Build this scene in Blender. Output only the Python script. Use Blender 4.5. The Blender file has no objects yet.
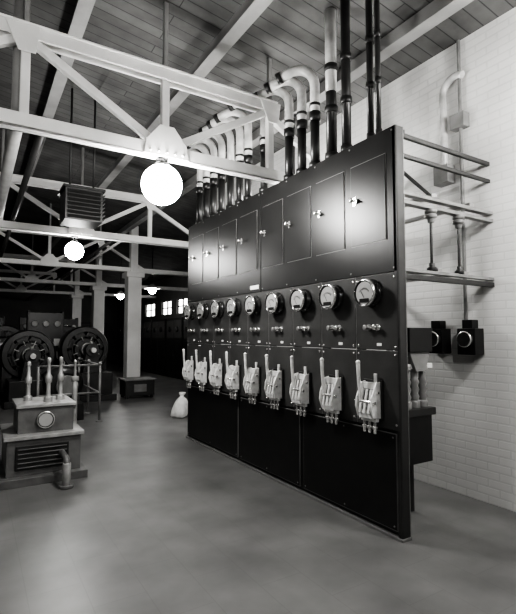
import bpy, bmesh, math, random
from mathutils import Vector, Matrix
random.seed(7)
scene = bpy.context.scene

# ------------------------------------------------------------ materials
def mat(name, v, rough=0.5, metal=0.0, var=0.12, nscale=6.0, bump=0.0, bscale=40.0, spec=0.5, coat=0.0):
    m = bpy.data.materials.new(name); m.use_nodes = True
    nt = m.node_tree; N = nt.nodes; L = nt.links
    p = N['Principled BSDF']
    tc = N.new('ShaderNodeTexCoord')
    nz = N.new('ShaderNodeTexNoise'); nz.inputs['Scale'].default_value = nscale
    nz.inputs['Detail'].default_value = 5
    L.new(tc.outputs['Object'], nz.inputs['Vector'])
    cr = N.new('ShaderNodeValToRGB')
    a = v*(1-var); b = min(1.0, v*(1+var))
    cr.color_ramp.elements[0].position = 0.3; cr.color_ramp.elements[1].position = 0.7
    cr.color_ramp.elements[0].color = (a, a*0.995, a*0.98, 1)
    cr.color_ramp.elements[1].color = (b, b*0.995, b*0.98, 1)
    L.new(nz.outputs['Fac'], cr.inputs['Fac'])
    L.new(cr.outputs['Color'], p.inputs['Base Color'])
    p.inputs['Roughness'].default_value = rough
    p.inputs['Metallic'].default_value = metal
    p.inputs['Specular IOR Level'].default_value = spec
    p.inputs['Coat Weight'].default_value = coat
    if bump > 0:
        n2 = N.new('ShaderNodeTexNoise'); n2.inputs['Scale'].default_value = bscale
        n2.inputs['Detail'].default_value = 4
        L.new(tc.outputs['Object'], n2.inputs['Vector'])
        bp = N.new('ShaderNodeBump'); bp.inputs['Strength'].default_value = bump
        bp.inputs['Distance'].default_value = 0.01
        L.new(n2.outputs['Fac'], bp.inputs['Height']); L.new(bp.outputs['Normal'], p.inputs['Normal'])
    return m

def emis(name, s, c=(1, 0.99, 0.965)):
    m = bpy.data.materials.new(name); m.use_nodes = True
    nt = m.node_tree; nt.nodes.remove(nt.nodes['Principled BSDF'])
    e = nt.nodes.new('ShaderNodeEmission'); e.inputs['Strength'].default_value = s
    e.inputs['Color'].default_value = (*c, 1)
    nt.links.new(e.outputs[0], nt.nodes['Material Output'].inputs[0])
    return m

def brickmat(name, c1, c2, mort, bw, bh, axes, msize=0.006, rough=0.7, dist=0.006, offset=0.5, nz_amt=0.3, nscale=1.3, bs=0.5):
    m = bpy.data.materials.new(name); m.use_nodes = True
    nt = m.node_tree; N = nt.nodes; L = nt.links; p = N['Principled BSDF']
    tc = N.new('ShaderNodeTexCoord'); sp = N.new('ShaderNodeSeparateXYZ'); cb = N.new('ShaderNodeCombineXYZ')
    L.new(tc.outputs['Object'], sp.inputs[0])
    L.new(sp.outputs[axes[0]], cb.inputs[0]); L.new(sp.outputs[axes[1]], cb.inputs[1])
    bt = N.new('ShaderNodeTexBrick'); L.new(cb.outputs[0], bt.inputs['Vector'])
    bt.offset = offset
    bt.inputs['Scale'].default_value = 1.0
    bt.inputs['Brick Width'].default_value = bw; bt.inputs['Row Height'].default_value = bh
    bt.inputs['Mortar Size'].default_value = msize; bt.inputs['Mortar Smooth'].default_value = 0.3
    bt.inputs['Color1'].default_value = (c1, c1*0.995, c1*0.98, 1)
    bt.inputs['Color2'].default_value = (c2, c2*0.995, c2*0.98, 1)
    bt.inputs['Mortar'].default_value = (mort, mort, mort*0.98, 1)
    nz = N.new('ShaderNodeTexNoise'); nz.inputs['Scale'].default_value = nscale; nz.inputs['Detail'].default_value = 7
    L.new(tc.outputs['Object'], nz.inputs['Vector'])
    mr = N.new('ShaderNodeMapRange'); mr.inputs[1].default_value = 0.3; mr.inputs[2].default_value = 0.7
    mr.inputs[3].default_value = 1-nz_amt; mr.inputs[4].default_value = 1+nz_amt*0.4
    L.new(nz.outputs['Fac'], mr.inputs[0])
    mx = N.new('ShaderNodeVectorMath'); mx.operation = 'SCALE'
    L.new(bt.outputs['Color'], mx.inputs[0]); L.new(mr.outputs[0], mx.inputs['Scale'])
    L.new(mx.outputs[0], p.inputs['Base Color'])
    p.inputs['Roughness'].default_value = rough
    bp = N.new('ShaderNodeBump'); bp.inputs['Strength'].default_value = bs; bp.inputs['Distance'].default_value = dist
    inv = N.new('ShaderNodeMath'); inv.operation = 'SUBTRACT'; inv.inputs[0].default_value = 1.0
    L.new(bt.outputs['Fac'], inv.inputs[1]); L.new(inv.outputs[0], bp.inputs['Height'])
    L.new(bp.outputs['Normal'], p.inputs['Normal'])
    return m

M = dict(
    cab=mat('cabinet_black_enamel', 0.016, 0.33, var=0.2, nscale=3, spec=0.34),
    line=mat('worn_edge_metal', 0.24, 0.4, metal=0.4),
    slate=mat('slate_panel', 0.058, 0.35, var=0.14, nscale=5, bump=0.08, spec=0.38),
    black=mat('base_black_steel', 0.011, 0.38, var=0.2, bump=0.1, bscale=15),
    frame=mat('frame_dark_iron', 0.03, 0.45),
    alu=mat('aluminium_casting', 0.78, 0.4, metal=0.2, var=0.15, nscale=20),
    chrome=mat('nickel_plate', 0.85, 0.22, metal=0.85, var=0.05),
    copper=mat('contact_metal', 0.35, 0.35, metal=0.6),
    face=mat('meter_face', 0.34, 0.4, var=0.08),
    rim=mat('meter_case', 0.03, 0.22, coat=0.4),
    paper=mat('white_label', 0.8, 0.6, var=0.03),
    white=mat('white_paint_steel', 0.72, 0.5, var=0.08, nscale=4, bump=0.1),
    grey=mat('grey_paint_steel', 0.26, 0.5, var=0.15, nscale=4, bump=0.1),
    pipeW=mat('conduit_light_paint', 0.48, 0.35, var=0.3, nscale=8),
    pipeB=mat('conduit_black', 0.02, 0.35),
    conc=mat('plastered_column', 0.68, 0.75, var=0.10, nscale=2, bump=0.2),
    porc=mat('porcelain', 0.6, 0.2),
    mach=mat('machine_dark_paint', 0.022, 0.38, var=0.3, nscale=5, bump=0.1),
    machL=mat('machine_grey_paint', 0.20, 0.4, var=0.25, nscale=6, bump=0.1),
    pump=mat('pump_grey_paint', 0.12, 0.4, var=0.3, nscale=6, bump=0.1),
    pumpT=mat('pump_worn_metal', 0.40, 0.35, metal=0.4, var=0.25, nscale=9),
    steel=mat('polished_steel', 0.6, 0.3, metal=0.8, var=0.1),
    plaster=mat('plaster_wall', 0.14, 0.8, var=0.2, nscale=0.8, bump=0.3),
    cloth=mat('sack_cloth', 0.7, 0.9, var=0.15, nscale=12, bump=0.5),
)
M['glow'] = emis('lamp_glow', 90)
M['glow2'] = emis('lamp_glow_far', 40)
M['day'] = emis('window_daylight', 4.0)
M['floor'] = brickmat('floor_slabs', 0.150, 0.154, 0.132, 0.60, 0.30, (1, 0), msize=0.003, rough=0.38, dist=0.0005, nz_amt=0.35, nscale=2.0, bs=0.15)
M['brick'] = brickmat('whitewashed_brick', 0.76, 0.74, 0.68, 0.215, 0.072, (1, 2), msize=0.008, dist=0.0022, nz_amt=0.12)
M['ceil'] = brickmat('ceiling_boards', 0.13, 0.10, 0.04, 3.2, 0.14, (0, 1), msize=0.006, dist=0.006, nz_amt=0.4, nscale=3)

# ------------------------------------------------------------ builder
class B:
    def __init__(s, name):
        s.name = name; s.bm = bmesh.new(); s.mats = []
    def mi(s, k):
        if k not in s.mats: s.mats.append(k)
        return s.mats.index(k)
    def _fin(s, faces, k, smooth=False):
        i = s.mi(k)
        for f in faces: f.material_index = i; f.smooth = smooth
    def box(s, x0, x1, y0, y1, z0, z1, k):
        vs = [s.bm.verts.new((x, y, z)) for x in (x0, x1) for y in (y0, y1) for z in (z0, z1)]
        idx = [(0,1,3,2),(4,6,7,5),(0,4,5,1),(2,3,7,6),(0,2,6,4),(1,5,7,3)]
        s._fin([s.bm.faces.new([vs[j] for j in t]) for t in idx], k)
    def prism(s, pts, vec, k):
        vec = Vector(vec); a = [s.bm.verts.new(p) for p in pts]; b = [s.bm.verts.new(Vector(p)+vec) for p in pts]
        n = len(pts); fs = [s.bm.faces.new(a[::-1]), s.bm.faces.new(b)]
        for i in range(n): fs.append(s.bm.faces.new((a[i], a[(i+1)%n], b[(i+1)%n], b[i])))
        s._fin(fs, k)
    def bar(s, p1, p2, w, h, k, up=(0,0,1)):
        p1 = Vector(p1); p2 = Vector(p2); d = (p2-p1).normalized(); up = Vector(up)
        if abs(d.dot(up)) > 0.98: up = Vector((0,1,0))
        sd = d.cross(up).normalized(); u = sd.cross(d).normalized()
        r = []
        for p in (p1, p2):
            r.append([s.bm.verts.new(p+sd*a*w/2+u*b*h/2) for a, b in ((-1,-1),(1,-1),(1,1),(-1,1))])
        fs = [s.bm.faces.new(r[0][::-1]), s.bm.faces.new(r[1])]
        for i in range(4): fs.append(s.bm.faces.new((r[0][i], r[0][(i+1)%4], r[1][(i+1)%4], r[1][i])))
        s._fin(fs, k)
    def lathe(s, org, axis, prof, k, seg=28, ks=None):
        org = Vector(org); d = Vector(axis).normalized()
        up = Vector((0,0,1)) if abs(d.z) < 0.9 else Vector((1,0,0))
        a = d.cross(up).normalized(); b = a.cross(d).normalized()
        rings = []
        for (t, r) in prof:
            if r < 1e-5: rings.append([s.bm.verts.new(org+d*t)])
            else: rings.append([s.bm.verts.new(org+d*t+(a*math.cos(2*math.pi*i/seg)+b*math.sin(2*math.pi*i/seg))*r) for i in range(seg)])
        for j in range(len(rings)-1):
            A, C = rings[j], rings[j+1]; fs = []
            for i in range(seg):
                n = (i+1) % seg
                if len(A) == 1 and len(C) == 1: continue
                if len(A) == 1: fs.append(s.bm.faces.new((A[0], C[n], C[i])))
                elif len(C) == 1: fs.append(s.bm.faces.new((A[i], A[n], C[0])))
                else: fs.append(s.bm.faces.new((A[i], A[n], C[n], C[i])))
            flat = abs(prof[j][0]-prof[j+1][0]) < 1e-5
            s._fin(fs, ks[j] if ks else k, smooth=not flat)
    def cyl(s, p1, p2, r, k, seg=20, r2=None):
        p1 = Vector(p1); p2 = Vector(p2); L = (p2-p1).length
        s.lathe(p1, p2-p1, [(0,0),(0,r),(L,r if r2 is None else r2),(L,0)], k, seg)
    def sph(s, c, r, k, sx=1, seg=20):
        pr = [(-r*math.cos(math.pi*i/12), r*math.sin(math.pi*i/12)) for i in range(13)]
        pr[0] = (pr[0][0], 0); pr[-1] = (pr[-1][0], 0)
        s.lathe(c, (0,0,1), [(t*sx, q) for t, q in pr], k, seg)
    def tube(s, pts, r, k, seg=14):
        pts = [Vector(p) for p in pts]; n = len(pts); rings = []
        t0 = (pts[1]-pts[0]).normalized()
        up = Vector((0,0,1)) if abs(t0.z) < 0.9 else Vector((1,0,0))
        a = t0.cross(up).normalized()
        for i, p in enumerate(pts):
            t = ((pts[min(i+1,n-1)]-pts[max(i-1,0)])).normalized()
            a = (a-t*a.dot(t)).normalized(); b = t.cross(a)
            rings.append([s.bm.verts.new(p+(a*math.cos(2*math.pi*j/seg)+b*math.sin(2*math.pi*j/seg))*r) for j in range(seg)])
        fs = []
        for i in range(n-1):
            for j in range(seg):
                m = (j+1) % seg
                fs.append(s.bm.faces.new((rings[i][j], rings[i][m], rings[i+1][m], rings[i+1][j])))
        s._fin(fs, k, True)
        s._fin([s.bm.faces.new(rings[0][::-1]), s.bm.faces.new(rings[-1])], k)
    def done(s, bevel=0.0, parent=None):
        bmesh.ops.recalc_face_normals(s.bm, faces=s.bm.faces[:])
        me = bpy.data.meshes.new(s.name); s.bm.to_mesh(me); s.bm.free()
        for k in s.mats: me.materials.append(M[k])
        o = bpy.data.objects.new(s.name, me); scene.collection.objects.link(o)
        if bevel > 0:
            md = o.modifiers.new('bevel', 'BEVEL'); md.width = bevel; md.segments = 2
            md.limit_method = 'ANGLE'; md.angle_limit = math.radians(50)
        if parent: o.parent = parent
        return o

def empty(name):
    e = bpy.data.objects.new(name, None); scene.collection.objects.link(e); e.empty_display_size = 0.2
    return e

# ------------------------------------------------------------ room
WX = 3.95; FX = 7.0; YB = -3.5; YF = 27.0; LX = -5.0
def ceilz(x): return 4.38 + 0.14*(WX-x)
b = B('floor'); b.box(LX-0.2, FX+0.2, YB-0.2, YF+0.2, -0.12, 0, 'floor'); b.done()
b = B('wall_right'); b.box(WX, WX+0.2, YB, 8.0, 0, 4.45, 'brick'); b.done()
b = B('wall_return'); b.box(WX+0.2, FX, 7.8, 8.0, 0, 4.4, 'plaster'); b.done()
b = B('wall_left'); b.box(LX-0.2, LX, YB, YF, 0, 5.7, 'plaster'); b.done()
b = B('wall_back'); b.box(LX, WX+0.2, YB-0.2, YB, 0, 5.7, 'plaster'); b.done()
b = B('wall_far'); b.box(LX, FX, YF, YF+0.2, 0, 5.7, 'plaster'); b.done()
wins = [(16.6, 17.7), (18.3, 19.5), (20.4, 21.8), (23.0, 24.6)]
b = B('wall_right_recess')
b.box(FX, FX+0.2, 8.0, YF, 0, 2.35, 'plaster'); b.box(FX, FX+0.2, 8.0, YF, 2.98, 4.3, 'plaster')
ys = [8.0]+[v for w in wins for v in w]+[YF]
for i in range(0, len(ys), 2): b.box(FX, FX+0.2, ys[i], ys[i+1], 2.35, 2.98, 'plaster')
b.done()
for i, (a, c) in enumerate(wins):
    b = B('window_%d' % (i+1))
    b.box(FX+0.10, FX+0.12, a, c, 2.35, 2.98, 'day')
    for y in (a+0.02, (a+c)/2, c-0.02): b.box(FX+0.04, FX+0.1, y-0.02, y+0.02, 2.35, 2.98, 'frame')
    for z in (2.37, 2.665, 2.96): b.box(FX+0.04, FX+0.1, a, c, z-0.02, z+0.02, 'frame')
    b.done()
b = B('ceiling')
b.prism([(LX-0.2, YB-0.2, ceilz(LX-0.2)), (FX+0.2, YB-0.2, ceilz(FX+0.2)), (FX+0.2, YB-0.2, ceilz(FX+0.2)+0.15), (LX-0.2, YB-0.2, ceilz(LX-0.2)+0.15)], (0, YF-YB+0.4, 0), 'ceil')
b.done()
b = B('ceiling_purlins')
for x in (3.4, 2.1, 0.8, -0.5, -1.8, -3.1):
    z = ceilz(x)
    b.box(x-0.04, x+0.04, YB, YF, z-0.14, z+0.0, 'grey')
    b.box(x-0.07, x+0.07, YB, YF, z-0.155, z-0.14, 'grey')
b.done()
b = B('overhead_pipes')
for (x, z, r, k) in ((0.25, 3.36, 0.06, 'grey'), (0.45, 3.34, 0.035, 'frame'), (2.2, 3.325, 0.03, 'frame'), (2.35, 3.32, 0.025, 'grey'), (-0.3, 3.38, 0.08, 'grey')):
    b.cyl((x, 8.3 if x > 2 else 4.22, z), (x, 26.9, z), r, k, 14)
b.tube([(0.25, 4.25, 3.36), (0.25, 4.19, 3.38), (0.25, 4.17, 3.44), (0.25, 4.17, 4.7)], 0.06, 'grey')
b.done()

# ------------------------------------------------------------ trusses
def truss(y, x_right, xend):
    b = B('roof_truss'); zb, zt = 3.23, 3.98
    for s in (-1, 1):
        yy = y+s*0.05
        b.box(-4.95, xend, yy-0.012, yy+0.012, zb-0.06, zb+0.06, 'white')
        b.box(-4.95, xend, yy-0.012 if s<0 else yy-0.045, yy+0.045 if s<0 else yy+0.012, zb-0.06, zb-0.045, 'white')
        b.box(-4.95, x_right+0.06, yy-0.012, yy+0.012, zt-0.05, zt+0.05, 'white')
    b.box(-4.95, x_right+0.06, y-0.085, y+0.085, zt+0.05, zt+0.065, 'white')
    xs = [x_right-1.2*i for i in range(0, 7)]
    for i, x in enumerate(xs):
        b.box(x-0.035, x+0.035, y-0.035, y+0.035, zb-0.05, zt+0.05, 'white')
        b.box(x-0.02, x+0.02, y-0.02, y+0.02, zt+0.06, ceilz(x)+0.02, 'grey')
        if i % 2 == 1:
            b.prism([(x-0.22, y-0.075, zb-0.06), (x+0.22, y-0.075, zb-0.06), (x+0.2, y-0.075, zb+0.08), (x+0.07, y-0.075, zb+0.24), (x-0.07, y-0.075, zb+0.24), (x-0.2, y-0.075, zb+0.08)], (0, 0.014, 0), 'white')
            for dx in (-0.16, -0.08, 0, 0.08, 0.16): b.sph((x+dx, y-0.078, zb-0.02), 0.012, 'white', seg=8)
        else:
            b.prism([(x-0.16, y-0.075, zt+0.05), (x+0.10, y-0.075, zt+0.05), (x+0.07, y-0.075, zt-0.18), (x-0.06, y-0.075, zt-0.18)], (0, 0.014, 0), 'white')
        if i < len(xs)-1:
            x2 = xs[i+1]
            if i % 2 == 0: b.bar((x, y, zt-0.02), (x2, y, zb+0.03), 0.06, 0.07, 'white')
            else: b.bar((x, y, zb+0.03), (x2, y, zt-0.02), 0.06, 0.07, 'white')
    b.bar((x_right, y, zt-0.08), (x_right+1.15, y, zb+0.03), 0.06, 0.07, 'white')
    b.done(0.004)
truss(4.1, 2.68, WX-0.005)
truss(0.1, 2.68, WX-0.005)
for y in (8.15, 12.1, 16.2, 20.2): truss(y, 2.68, 6.98)
for y in (12.1, 16.2, 20.2):
    b = B('column')
    b.box(3.37, 3.73, y-0.18, y+0.18, 0, 3.16, 'conc')
    b.box(3.31, 3.79, y-0.24, y+0.24, 0, 0.18, 'conc')
    b.box(3.31, 3.79, y-0.24, y+0.24, 3.02, 3.16, 'conc')
    b.box(3.45, 3.65, y-0.1, y+0.1, 3.16, ceilz(3.65), 'white')
    b.done(0.015)

# ------------------------------------------------------------ pendant lamps and added fill lamps
def lamp(x, y, z, ztop, r=0.14, k='glow', shade=False):
    b = B('pendant_or_fill_lamp')
    b.cyl((x, y, z+r*0.9), (x, y, ztop), 0.012, 'frame', 10)
    b.lathe((x, y, z), (0,0,1), [(r*0.86, r*0.42), (r*1.0, r*0.4), (r*1.2, 0.04), (r*1.25, 0.012)], 'frame', 18)
    if shade:
        b.lathe((x, y, z), (0,0,1), [(0.05, 0.24), (0.055, 0.245), (0.13, 0.12), (0.2, 0.05), (0.2, 0.0)], 'white', 24)
    b.sph((x, y, z), r, k, seg=32)
    b.lathe((x, y, ztop), (0,0,1), [(-0.03, 0), (-0.03, 0.05), (0, 0.06), (0, 0)], 'frame', 16)
    b.done()
lamp(1.46, 4.1, 2.92, 3.17, 0.19)  # globe enlarged to stand for the width of the bulb's glare
lamp(1.38, 8.15, 2.92, 3.17, 0.15)
lamp(4.75, 14.1, 2.92, ceilz(4.75), 0.12, 'glow2', True)
lamp(4.5, 16.9, 2.92, ceilz(4.5), 0.12, 'glow2', True)
lamp(1.46, 0.1, 2.92, 3.17, 0.12)  # unseen lamp near the camera, added as fill
lamp(-1.6, 2.6, 3.2, ceilz(-1.6), 0.12)  # fill lamp out of view, added to light the board front
lamp(3.30, 0.9, 3.2, ceilz(3.30), 0.17)  # out of frame, added to brighten the brick wall
lamp(3.38, 4.6, 2.8, ceilz(3.38)-0.17, 0.15)  # added lamp hidden behind the board, lifts the wall brightness

# ------------------------------------------------------------ switchboard
SX = 2.68; Y0 = 2.35; Y1 = 6.33; P = (Y1-Y0)/9; D = 0.085
sw = empty('switchboard')
b = B('frame')
b.box(SX+0.015, SX+D, Y0, Y0+0.05, 0, 3.11, 'frame')
b.box(SX+0.0, SX+0.008, Y0-0.004, Y0+0.03, 0.02, 3.11, 'frame')
b.box(SX+0.008, SX+D, Y0-0.006, Y0, 0.0, 3.11, 'frame')
b.box(SX+D-0.006, SX+D+0.002, Y0-0.010, Y0+0.05, 0.0, 3.11, 'line')
b.box(SX+0.015, SX+D, Y1-0.05, Y1, 0, 3.11, 'frame')
b.box(SX+0.03, SX+D, Y0+0.05, Y1-0.05, 0, 0.05, 'frame')
b.box(SX-0.01, SX+D+0.01, Y0-0.01, Y1+0.01, 0.0, 0.022, 'line')
for i in range(1, 9): b.box(SX+0.03, SX+0.09, Y0+P*i-0.025, Y0+P*i+0.025, 0.05, 2.0, 'frame')
b.box(SX+0.012, SX+0.03, Y0+0.02, Y1-0.02, 0.05, 0.79, 'black')
b.done(0.003, sw)
b = B('upper_cabinet')
for (a, c) in ((Y0, 4.275), (4.285, Y1)):
    b.box(SX, SX+D, a, c, 1.98, 3.11, 'cab')
    b.box(SX+D, SX+0.14, a+0.02, c-0.02, 3.05, 3.11, 'cab')
    for yy in [a+0.03+(c-a-0.06)*j/4 for j in range(5)]:
        for zz in (2.01, 3.08): b.lathe((SX, yy, zz), (-1,0,0), [(0,0.009),(0.005,0.008),(0.007,0)], 'line', 8)
b.done(0.004, sw)
doors = [2.45+0.467*i for i in range(4)]+[4.36+0.482*i for i in range(4)]
b = B('cabinet_doors')
for y in doors:
    w = 0.375; z0, z1 = 2.24, 2.91
    b.box(SX-0.004, SX, y-0.008, y+w+0.008, z0-0.008, z1+0.008, 'line')
    b.box(SX-0.009, SX, y-0.002, y+w+0.002, z0-0.002, z1+0.002, 'cab')
    b.box(SX-0.012, SX-0.009, y+w-0.055, y+w-0.02, 2.58, 2.65, 'chrome')
    b.lathe((SX-0.012, y+w-0.037, 2.62), (-1,0,0), [(0,0.012),(0.03,0.01),(0.032,0.02),(0.045,0.022),(0.052,0.014),(0.053,0)], 'chrome', 16)
    b.bar((SX-0.03, y+w-0.037, 2.62), (SX-0.035, y+w-0.10, 2.60), 0.014, 0.014, 'chrome')
b.done(0, sw)
b = B('name_plate'); b.box(SX-0.006, SX, 4.32, 4.50, 2.015, 2.06, 'paper'); b.done(0, sw)
b = B('instrument_panels')
for i in range(9):
    a = Y0+P*i+0.004; c = a+P-0.008
    b.box(SX-0.002, SX+0.028, a, c, 0.79, 1.38, 'slate')
    b.box(SX-0.002, SX+0.028, a, c, 1.385, 1.975, 'slate')
    for yy in (a+0.025, c-0.025):
        for zz in (0.83, 1.35, 1.41, 1.94):
            b.lathe((SX-0.002, yy, zz), (-1,0,0), [(0,0.010),(0.006,0.009),(0.009,0)], 'chrome', 10)
    b.box(SX-0.001, SX+0.004, c+0.001, c+0.007, 0.79, 1.975, 'line')
b.done(0.003, sw)
for i in range(9):
    yc = Y0+P*(i+0.5)+0.03
    b = B('meter_%d' % (i+1)); o = (SX-0.002, yc, 1.83)
    b.lathe(o, (-1,0,0), [(0,0.095),(0.012,0.112),(0.018,0.092),(0.075,0.096),(0.082,0.110),(0.098,0.110),(0.104,0.102),(0.100,0.094),(0.094,0.090),(0.094,0.0)], 'rim', 36,
            ks=['rim','rim','rim','rim','chrome','chrome','rim','rim','face'])
    for t in range(9):
        an = math.radians(40+t*12.5)
        dy, dz = math.cos(an), math.sin(an)
        x = SX-0.0985
        b.bar((x, yc+dy*0.058, 1.80+dz*0.058), (x, yc+dy*0.072, 1.80+dz*0.072), 0.003, 0.002, 'black')
    b.bar((SX-0.099, yc, 1.79), (SX-0.099, yc+0.035, 1.85), 0.003, 0.002, 'black')
    b.box(SX-0.1, SX-0.096, yc-0.05, yc+0.05, 1.755, 1.785, 'rim')
    b.done(0, sw)
    b = B('control_knobs_%d' % (i+1))
    for dy in (-0.05, 0.045):
        b.lathe((SX-0.002, yc+dy, 1.56), (-1,0,0), [(0,0.026),(0.008,0.026),(0.01,0.012),(0.03,0.012),(0.034,0.022),(0.05,0.022),(0.055,0.016),(0.055,0)], 'chrome' if dy<0 else 'copper', 18)
    b.bar((SX-0.04, yc-0.05, 1.56), (SX-0.045, yc+0.045, 1.56), 0.012, 0.012, 'chrome')
    b.box(SX-0.006, SX-0.002, yc-0.085, yc-0.04, 1.415, 1.437, 'paper')
    b.done(0, sw)
    b = B('breaker_%d' % (i+1)); x = SX-0.002; y = yc+0.0
    b.box(x-0.018, x, y-0.10, y+0.10, 0.85, 1.15, 'frame')
    for s in (-1, 1):
        b.prism([(x-0.018, y+s*0.078-0.006, 0.86), (x-0.10, y+s*0.078-0.006, 0.87), (x-0.125, y+s*0.078-0.006, 0.95), (x-0.115, y+s*0.078-0.006, 1.02), (x-0.06, y+s*0.078-0.006, 1.13), (x-0.018, y+s*0.078-0.006, 1.14)], (0, 0.014, 0), 'alu')
    b.box(x-0.100, x-0.018, y-0.072, y+0.072, 0.862, 0.92, 'alu')
    b.box(x-0.065, x-0.018, y-0.07, y+0.07, 0.92, 1.07, 'frame')
    b.box(x-0.055, x-0.018, y-0.072, y+0.072, 1.08, 1.13, 'alu')
    b.cyl((x-0.095, y-0.10, 0.985), (x-0.095, y+0.105, 0.985), 0.013, 'chrome', 12)
    b.cyl((x-0.055, y-0.10, 1.06), (x-0.055, y+0.10, 1.06), 0.010, 'chrome', 12)
    for dy in (-0.045, 0.0, 0.045):
        b.bar((x-0.112, y+dy, 0.90), (x-0.075, y+dy, 1.08), 0.022, 0.016, 'alu')
    b.bar((x-0.095, y+0.05, 0.99), (x-0.105, y+0.06, 1.16), 0.026, 0.016, 'alu')
    b.cyl((x-0.105, y+0.06, 1.15), (x-0.11, y+0.06, 1.28), 0.014, 'alu', 12, 0.017)
    b.sph((x-0.11, y+0.06, 1.285), 0.019, 'alu', seg=12)
    b.cyl((x-0.03, y-0.045, 1.12), (x-0.03, y-0.045, 1.20), 0.014, 'alu', 10)
    for dy in (-0.055, 0.0, 0.055):
        b.cyl((x-0.05, y+dy, 0.87), (x-0.05, y+dy, 0.745), 0.015, 'chrome', 12)
        b.cyl((x-0.05, y+dy, 0.80), (x-0.05, y+dy, 0.785), 0.024, 'chrome', 6)
    b.box(x-0.065, x-0.035, y-0.08, y+0.08, 0.835, 0.862, 'alu')
    b.done(0.002, sw)
b = B('base_panels')
for (a, c) in ((2.385, 3.515), (3.575, 4.73), (4.79, 6.27)):
    b.box(SX-0.002, SX+0.012, a, c, 0.06, 0.765, 'line')
    b.box(SX-0.005, SX+0.012, a+0.006, c-0.006, 0.066, 0.759, 'black')
    for yy in (a+0.03, (a+c)/2, c-0.03):
        for zz in (0.09, 0.735): b.lathe((SX-0.005, yy, zz), (-1,0,0), [(0,0.008),(0.004,0.007),(0.006,0)], 'line', 8)
b.done(0, sw)
b = B('rear_brackets')
ya = Y0+0.03
for z, h in ((3.06, 0.035), (2.90, 0.03)): b.bar((SX+D, ya, z), (WX, ya, z), 0.03, h, 'frame')
for z in (2.60, 2.53): b.bar((SX+D, ya, z), (WX, ya, z), 0.06, 0.03, 'machL')
b.bar((SX+D, ya, 2.00), (WX, ya, 2.00), 0.05, 0.025, 'machL'); b.bar((SX+D, ya, 1.95), (WX, ya, 1.95), 0.05, 0.04, 'frame')
b.bar((SX+D, ya+0.25, 3.04), (WX, ya+0.6, 2.9), 0.025, 0.025, 'frame')
for yy in (3.6, 5.0, 6.3):
    for z in (3.06, 2.56, 1.97): b.bar((SX+D, yy-0.04, z), (WX, yy-0.04, z), 0.04, 0.03, 'frame')
for (xx, z) in ((3.15, 2.64), (3.65, 2.64), (3.2, 2.03), (3.55, 2.03)):
    b.box(xx-0.03, xx+0.03, ya-0.02, 6.28, z-0.02, z+0.01, 'copper')
for xx in (3.12, 3.48):
    b.cyl((xx, ya, 2.50), (xx, ya, 2.02), 0.012, 'frame', 10)
    b.lathe((xx, ya, 2.51), (0,0,-1), [(0,0.02),(0.0,0.05),(0.02,0.05),(0.03,0.03),(0.04,0.05),(0.06,0.05),(0.07,0.03),(0.10,0.025),(0.10,0)], 'machL', 18)
    b.lathe((xx, ya, 2.02), (0,0,1), [(0,0.02),(0.0,0.04),(0.02,0.04),(0.03,0.025),(0.06,0.025),(0.06,0)], 'frame', 18)
b.done(0.002, sw)
b = B('rear_oil_breaker')
yb0, yb1 = 2.52, 2.80
b.box(SX+D, 3.26, yb0, yb1, 0.46, 0.86, 'black')
b.box(SX+D, 3.29, yb0-0.02, yb1+0.02, 0.84, 0.90, 'frame')
for xx in (3.02, 3.12, 3.22):
    b.lathe((xx, 2.58, 0.90), (0,0,1), [(0,0.045),(0.05,0.045),(0.06,0.03),(0.09,0.042),(0.12,0.03),(0.15,0.042),(0.18,0.03),(0.21,0.042),(0.24,0.03),(0.30,0.028),(0.31,0.045),(0.34,0.045),(0.35,0.018),(0.43,0.015),(0.43,0)], 'machL', 18)
    b.cyl((xx, 2.58, 1.32), (xx, 2.58, 1.36), 0.03, 'porc', 12)
b.box(2.96, 3.32, 2.55, 2.61, 1.22, 1.26, 'alu')
b.box(2.98, 3.26, 2.50, 2.66, 1.36, 1.56, 'black')
b.prism([(3.0, 2.52, 1.36), (3.25, 2.52, 1.36), (3.20, 2.52, 1.20), (3.08, 2.52, 1.20)], (0, 0.12, 0), 'machL')
b.box(2.86, 2.90, 2.6, 2.64, 0.88, 1.98, 'frame')
b.box(2.88, 3.0, 2.6, 2.64, 1.44, 1.48, 'frame')
for xx in (2.92, 3.22): b.box(xx-0.02, xx+0.02, 2.7, 2.74, 0, 0.47, 'frame')
b.done(0.004, sw)

# ------------------------------------------------------------ conduits
def arc(x, y, ztop, R, ang, dirv, n=14):
    d = Vector((*dirv, 0)).normalized(); pts = []
    for i in range(n+1):
        a = math.radians(ang)*i/n
        pts.append(Vector((x, y, ztop-R)) + d*(R-R*math.cos(a)) + Vector((0, 0, R*math.sin(a))))
    return pts
def gooseneck(y, r=0.047, ztop=4.15, x=2.745, R=0.19):
    b = B('conduit')
    b.cyl((x, y, 3.11), (x, y, 3.60), r*0.97, 'pipeB', 16)
    b.cyl((x, y, 3.11), (x, y, 3.16), r*1.3, 'pipeB', 16)
    b.cyl((x, y, 3.57), (x, y, 3.66), r*1.22, 'pipeB', 16)
    b.cyl((x, y, 3.72), (x, y, 3.745), r*1.18, 'pipeB', 16)
    pts = [(x, y, 3.6)] + arc(x, y, ztop, R, 112, (-0.62, 0.78))
    e = pts[-1]; t = (pts[-1]-pts[-2]).normalized()
    pts.append(e+t*0.10)
    b.tube(pts, r, 'pipeW', 16)
    b.cyl(e+t*0.08, e+t*0.13, r*1.2, 'pipeB', 16)
    b.done()
for y in (3.39, 3.60, 3.82): gooseneck(y, ztop=4.12)
for y in (4.31, 4.67, 4.88, 5.12, 5.37, 5.61, 5.84, 6.07): gooseneck(y, ztop=4.25, R=0.23)
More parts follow.
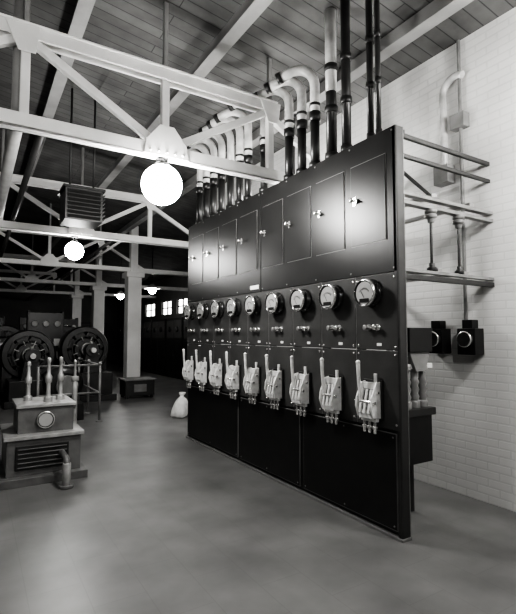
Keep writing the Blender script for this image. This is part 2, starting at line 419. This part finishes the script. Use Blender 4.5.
for (y, r, k) in ((3.15, 0.05, 'pipeW'), (2.95, 0.042, 'pipeB'), (2.66, 0.028, 'pipeB'), (2.57, 0.022, 'pipeB')):
    b = B('conduit'); x = 2.745; zt = ceilz(x+0.05)-0.002
    b.cyl((x, y, 3.11), (x, y, zt), r, 'pipeB', 16)
    if k == 'pipeW': b.cyl((x, y, 3.75), (x, y, zt), r*1.06, 'pipeW', 16)
    for z in (3.11, 3.55, 3.95): b.cyl((x, y, z), (x, y, z+0.06), r*1.25, 'pipeB' if k=='pipeB' else 'frame', 16)
    b.done()

# ------------------------------------------------------------ wall gear at right
b = B('wall_conduit')
b.cyl((WX-0.04, 2.62, 1.60), (WX-0.04, 2.62, 4.36), 0.018, 'machL', 12)
b.cyl((WX-0.05, 2.80, 3.15), (WX-0.05, 2.80, 3.9), 0.035, 'pipeW', 14)
b.tube([(WX-0.05, 2.80, 3.88)]+[(WX-0.05, 2.80-0.14+0.14*math.cos(a), 3.88+0.14*math.sin(a)) for a in [math.pi*i/16 for i in range(1, 12)]], 0.035, 'pipeW')
b.box(WX-0.12, WX, 2.72, 2.88, 2.98, 3.16, 'machL')
b.box(WX-0.10, WX, 2.55, 2.70, 3.48, 3.62, 'machL')
b.done(0.003)
for y in (2.90, 2.56):
    b = B('wall_meter')
    b.box(WX-0.14, WX, y-0.09, y+0.09, 1.32, 1.56, 'black')
    b.lathe((WX-0.14, y, 1.46), (-1,0,0), [(0,0.075),(0.03,0.075),(0.04,0.065),(0.036,0.055),(0.036,0)], 'rim', 24, ks=['rim','chrome','rim','rim'])
    b.box(WX-0.12, WX-0.02, y-0.05, y+0.05, 1.56, 1.64, 'black')
    b.done(0.006)

# ------------------------------------------------------------ machinery at left
def generator(x, y, zc, R, L=0.55, k='mach'):
    b = B('motor_generator')
    b.box(x-R*0.95, x+R*0.95, y-1.0, y+1.3, 0, 0.14, k)
    b.box(x-R*0.8, x+R*0.8, y-0.92, y+1.2, 0.14, zc-R*0.95, k)
    b.lathe((x, y, zc), (0,1,0), [(0,R*0.80),(0,R),(0.05,R*1.04),(L-0.05,R*1.04),(L,R),(L,R*0.80),(0,R*0.80)], k, 40)
    b.box(x-R*0.98, x-R*0.6, y+0.08, y+L-0.08, 0.2, zc-0.2, k); b.box(x+R*0.6, x+R*0.98, y+0.08, y+L-0.08, 0.2, zc-0.2, k)
    for i in range(8):
        a = math.pi/4*i+math.pi/8; d = Vector((math.cos(a), 0, math.sin(a))); c = Vector((x, y+L/2, zc))
        b.bar(c+d*R*0.52, c+d*R*0.85, 0.2, L*0.7, k, up=(0,1,0))
        b.bar(c+d*R*0.60, c+d*R*0.76, 0.24, L*0.9, k, up=(0,1,0))
        p = Vector((x, y-0.12, zc)); b.bar(p+d*0.22, p+d*R*0.62, 0.022, 0.03, 'copper', up=(0,1,0))
    b.lathe((x, y, zc), (0,1,0), [(-0.13,R*0.60),(-0.13,R*0.64),(-0.09,R*0.64),(-0.09,R*0.60),(-0.13,R*0.60)], 'frame', 32)
    b.lathe((x, y, zc), (0,1,0), [(-0.02,0),(-0.02,R*0.48),(L+0.02,R*0.48),(L+0.02,0)], 'frame', 32)
    b.cyl((x, y-0.32, zc), (x, y, zc), R*0.3, 'copper', 28)
    b.cyl((x, y-0.92, zc), (x, y+1.15, zc), 0.06, 'steel', 16)
    for yy in (y-0.62, y+L+0.3):
        b.prism([(x-0.26, yy-0.1, 0.2), (x+0.26, yy-0.1, 0.2), (x+0.12, yy-0.1, zc), (x-0.12, yy-0.1, zc)], (0, 0.2, 0), k)
        b.cyl((x, yy-0.16, zc), (x, yy+0.16, zc), 0.15, k, 24)
        b.cyl((x, yy, zc+0.13), (x, yy, zc+0.2), 0.035, 'steel', 10)
    b.done(0.006)
generator(2.32, 11.8, 1.15, 0.54)
generator(1.05, 11.6, 1.05, 0.54)
generator(2.45, 15.4, 1.1, 0.66)
generator(0.7, 15.0, 1.1, 0.66)
for (x, y) in ((1.62, 13.6), (1.75, 17.9), (2.9, 18.6), (0.4, 17.9)):
    b = B('relay_panel')
    b.box(x-0.45, x+0.45, y-0.05, y, 0.1, 2.1, 'black')
    for s in (-0.44, 0.40): b.box(x+s, x+s+0.04, y-0.06, y+0.35, 0, 2.15, 'frame')
    b.box(x-0.44, x+0.44, y+0.31, y+0.35, 0, 0.08, 'frame')
    for j in range(3):
        b.lathe((x-0.28+0.28*j, y-0.05, 1.8), (0,-1,0), [(0,0.09),(0.05,0.09),(0.06,0.075),(0.055,0)], 'rim', 20, ks=['rim','chrome','face'])
        b.box(x-0.36+0.28*j, x-0.2+0.28*j, y-0.10, y-0.05, 1.2, 1.4, 'copper')
        b.bar((x-0.28+0.28*j, y-0.1, 1.05), (x-0.28+0.28*j, y-0.22, 0.85), 0.03, 0.03, 'chrome')
    b.done(0.004)
b = B('pipe_railing')
for y in (8.3, 9.25, 10.2):
    b.cyl((1.88, y, 0), (1.88, y, 0.98), 0.022, 'machL', 12); b.sph((1.88, y, 1.0), 0.035, 'machL', seg=12)
    b.cyl((1.88, y, 0), (1.88, y, 0.02), 0.06, 'machL', 12)
for z in (0.5, 0.98): b.cyl((1.88, 8.3, z), (1.88, 10.2, z), 0.018, 'machL', 12)
b.cyl((0.9, 8.3, 0), (0.9, 8.3, 0.98), 0.022, 'machL', 12); b.cyl((0.9, 8.3, 0), (0.9, 8.3, 0.02), 0.06, 'machL', 12)
for z in (0.5, 0.98): b.cyl((0.9, 8.3, z), (1.88, 8.3, z), 0.018, 'machL', 12)
b.done()
b = B('exciter_motor')
ex, ey = 1.38, 8.95
b.box(ex-0.3, ex+0.3, ey-0.35, ey+0.45, 0, 0.3, 'mach')
b.lathe((ex, ey-0.25, 0.62), (0,1,0), [(0,0.1),(0,0.22),(0.05,0.28),(0.1,0.32),(0.45,0.32),(0.5,0.28),(0.55,0.2),(0.55,0)], 'mach', 30)
b.box(ex-0.24, ex+0.24, ey-0.12, ey+0.18, 0.3, 0.45, 'mach')
b.cyl((ex, ey-0.42, 0.62), (ex, ey-0.2, 0.62), 0.09, 'steel', 20)
b.lathe((ex, ey-0.42, 0.62), (0,-1,0), [(0,0),(0,0.18),(0.06,0.18),(0.06,0)], 'machL', 24)
b.tube([(ex, ey+0.02, 0.94), (ex+0.02, ey+0.02, 1.0), (ex, ey+0.02, 1.04), (ex-0.02, ey+0.02, 1.0), (ex, ey+0.02, 0.94)], 0.012, 'steel')
b.done(0.008)

# oil pump set in left foreground
b = B('oil_pump_set')
px, py = 0.66, 5.5
b.box(px-0.42, px+0.40, py-0.36, py+0.65, 0, 0.08, 'pump')
b.box(px-0.36, px+0.34, py-0.26, py+0.56, 0.08, 0.44, 'pump')
b.box(px-0.39, px+0.37, py-0.29, py+0.59, 0.44, 0.48, 'pumpT')
b.box(px-0.26, px+0.28, py-0.16, py+0.46, 0.48, 0.74, 'pump')
b.box(px-0.28, px+0.30, py-0.18, py+0.48, 0.74, 0.775, 'pumpT')
b.box(px-0.28, px+0.22, py-0.275, py-0.26, 0.14, 0.38, 'mach')
for i in range(5): b.box(px-0.26, px+0.20, py-0.285, py-0.275, 0.16+i*0.045, 0.172+i*0.045, 'pump')
b.lathe((px+0.0, py-0.16, 0.61), (0,-1,0), [(0,0.09),(0.03,0.09),(0.035,0.078),(0.03,0.068),(0.03,0)], 'frame', 24, ks=['frame','steel','frame','face'])
for (dx, dy, s) in ((0.04, 0.0, 1), (0.18, 0.12, 1), (-0.14, 0.2, 0.9)):
    b.lathe((px+dx, py+dy, 0.775), (0,0,1), [(0,0.045),(0.05*s,0.045),(0.06*s,0.024),(0.20*s,0.022),(0.21*s,0.034),(0.27*s,0.036),(0.30*s,0.022),(0.42*s,0.014),(0.43*s,0.024),(0.47*s,0.022),(0.48*s,0)], 'pumpT', 18)
b.cyl((px+0.44, py+0.72, 0.0), (px+0.44, py+0.72, 0.92), 0.035, 'pumpT', 16)
b.cyl((px+0.44, py+0.72, 0.0), (px+0.44, py+0.72, 0.12), 0.06, 'pump', 18)
b.tube([(px+0.44, py+0.72, 0.62), (px+0.42, py+0.6, 0.62), (px+0.36, py+0.46, 0.62), (px+0.26, py+0.4, 0.62)], 0.022, 'pump')
b.lathe((px+0.44, py+0.72, 0.92), (0,0,1), [(0,0.03),(0.0,0.05),(0.05,0.05),(0.06,0.018),(0.22,0.014),(0.24,0.026),(0.27,0.0)], 'pumpT', 16)
b.cyl((px+0.15, py-0.60, 0), (px+0.15, py-0.60, 0.24), 0.04, 'pumpT', 16)
b.cyl((px+0.15, py-0.60, 0), (px+0.15, py-0.60, 0.03), 0.07, 'pump', 16)
b.tube([(px+0.15, py-0.60, 0.2), (px+0.15, py-0.60, 0.24), (px+0.15, py-0.57, 0.27), (px+0.15, py-0.53, 0.28), (px+0.15, py-0.2, 0.28)], 0.03, 'pump')
b.done(0.006)

# unit heater hung from the roof
b = B('unit_heater')
hx0, hx1, hy0, hy1, hz0, hz1 = 0.92, 1.38, 6.15, 6.6, 2.98, 3.42
b.box(hx0, hx1, hy0, hy1, hz0, hz1, 'frame')
b.box(hx0-0.03, hx1+0.03, hy0-0.03, hy1+0.03, hz1-0.03, hz1, 'mach')
for i in range(7):
    z = hz0+0.04+i*0.054
    b.bar((hx0+0.03, hy0-0.02, z), (hx1-0.03, hy0-0.02, z), 0.05, 0.01, 'frame', up=(0, 0.6, 0.8))
    b.bar((hx1+0.02, hy0+0.03, z), (hx1+0.02, hy1-0.03, z), 0.05, 0.01, 'frame', up=(-0.6, 0, 0.8))
for xx in (hx0+0.08, hx1-0.08):
    b.cyl((xx, hy0+0.2, hz1), (xx, hy0+0.2, ceilz(xx)-0.002), 0.014, 'frame', 8)
b.done()

b = B('starter_box')
b.box(2.75, 3.45, 11.1, 11.6, 0.06, 0.42, 'frame'); b.box(2.72, 3.48, 11.07, 11.63, 0.42, 0.46, 'machL')
for x in (2.8, 3.4):
    for y in (11.15, 11.55): b.box(x-0.03, x+0.03, y-0.03, y+0.03, 0, 0.07, 'frame')
b.box(2.95, 3.25, 11.085, 11.1, 0.15, 0.33, 'machL')
o = b.done(0.008); o.location = (0.28, -0.3, 0)
for (y, x) in ((12.8, 5.9), (14.4, 5.9), (16.0, 5.9), (17.6, 5.9), (19.2, 5.9), (20.8, 5.9)):
    b = B('control_cabinet')
    b.box(x, x+0.6, y, y+1.5, 0.08, 2.1, 'cab'); b.box(x+0.05, x+0.55, y+0.05, y+1.45, 0, 0.08, 'frame')
    for j in range(2):
        a = y+0.06+j*0.72
        b.box(x-0.012, x, a, a+0.66, 0.2, 1.3, 'black'); b.box(x-0.012, x, a, a+0.66, 1.38, 2.0, 'slate')
        b.lathe((x-0.012, a+0.33, 1.7), (-1,0,0), [(0,0.09),(0.05,0.09),(0.05,0)], 'rim', 20)
        b.cyl((x-0.012, a+0.6, 0.8), (x-0.06, a+0.6, 0.8), 0.015, 'chrome', 10)
    b.done(0.005)
b = B('cloth_sack')
b.lathe((0, 0, 0), (0,0,1), [(0,0),(0,0.12),(0.04,0.15),(0.14,0.155),(0.25,0.13),(0.33,0.085),(0.37,0.035),(0.39,0.03),(0.42,0.055),(0.45,0.06),(0.44,0.0)], 'cloth', 24)
for v in b.bm.verts:
    a = math.atan2(v.co.y, v.co.x); f = 1+0.09*math.sin(3*a+v.co.z*9)+0.05*math.sin(7*a)
    v.co.x *= f; v.co.y *= f; v.co.x += 0.12*v.co.z
o = b.done(); o.location = (3.22, 7.95, 0)
b = B('wall_panelboard')
b.box(4.6, 6.4, 26.75, 27.0, 0.4, 2.2, 'frame'); b.box(4.7, 5.45, 26.73, 26.75, 0.5, 2.1, 'slate'); b.box(5.55, 6.3, 26.73, 26.75, 0.5, 2.1, 'slate')
b.done(0.005)

# ------------------------------------------------------------ world, camera
w = bpy.data.worlds.new('World'); scene.world = w; w.use_nodes = True
w.node_tree.nodes['Background'].inputs[0].default_value = (0.5, 0.5, 0.5, 1)
w.node_tree.nodes['Background'].inputs[1].default_value = 0.1
cam = bpy.data.cameras.new('camera'); co = bpy.data.objects.new('camera', cam); scene.collection.objects.link(co)
co.location = (0, 0, 1.5)
co.rotation_euler = (math.radians(90+3.5), 0, math.radians(-31.7))
cam.sensor_fit = 'HORIZONTAL'; cam.sensor_width = 36; cam.lens = 457/516*36
cam.clip_start = 0.05
scene.camera = co
try:
    scene.view_settings.view_transform = 'AgX'; scene.view_settings.look = 'AgX - High Contrast'
except Exception as e: print(e)
scene.view_settings.exposure = 0.75
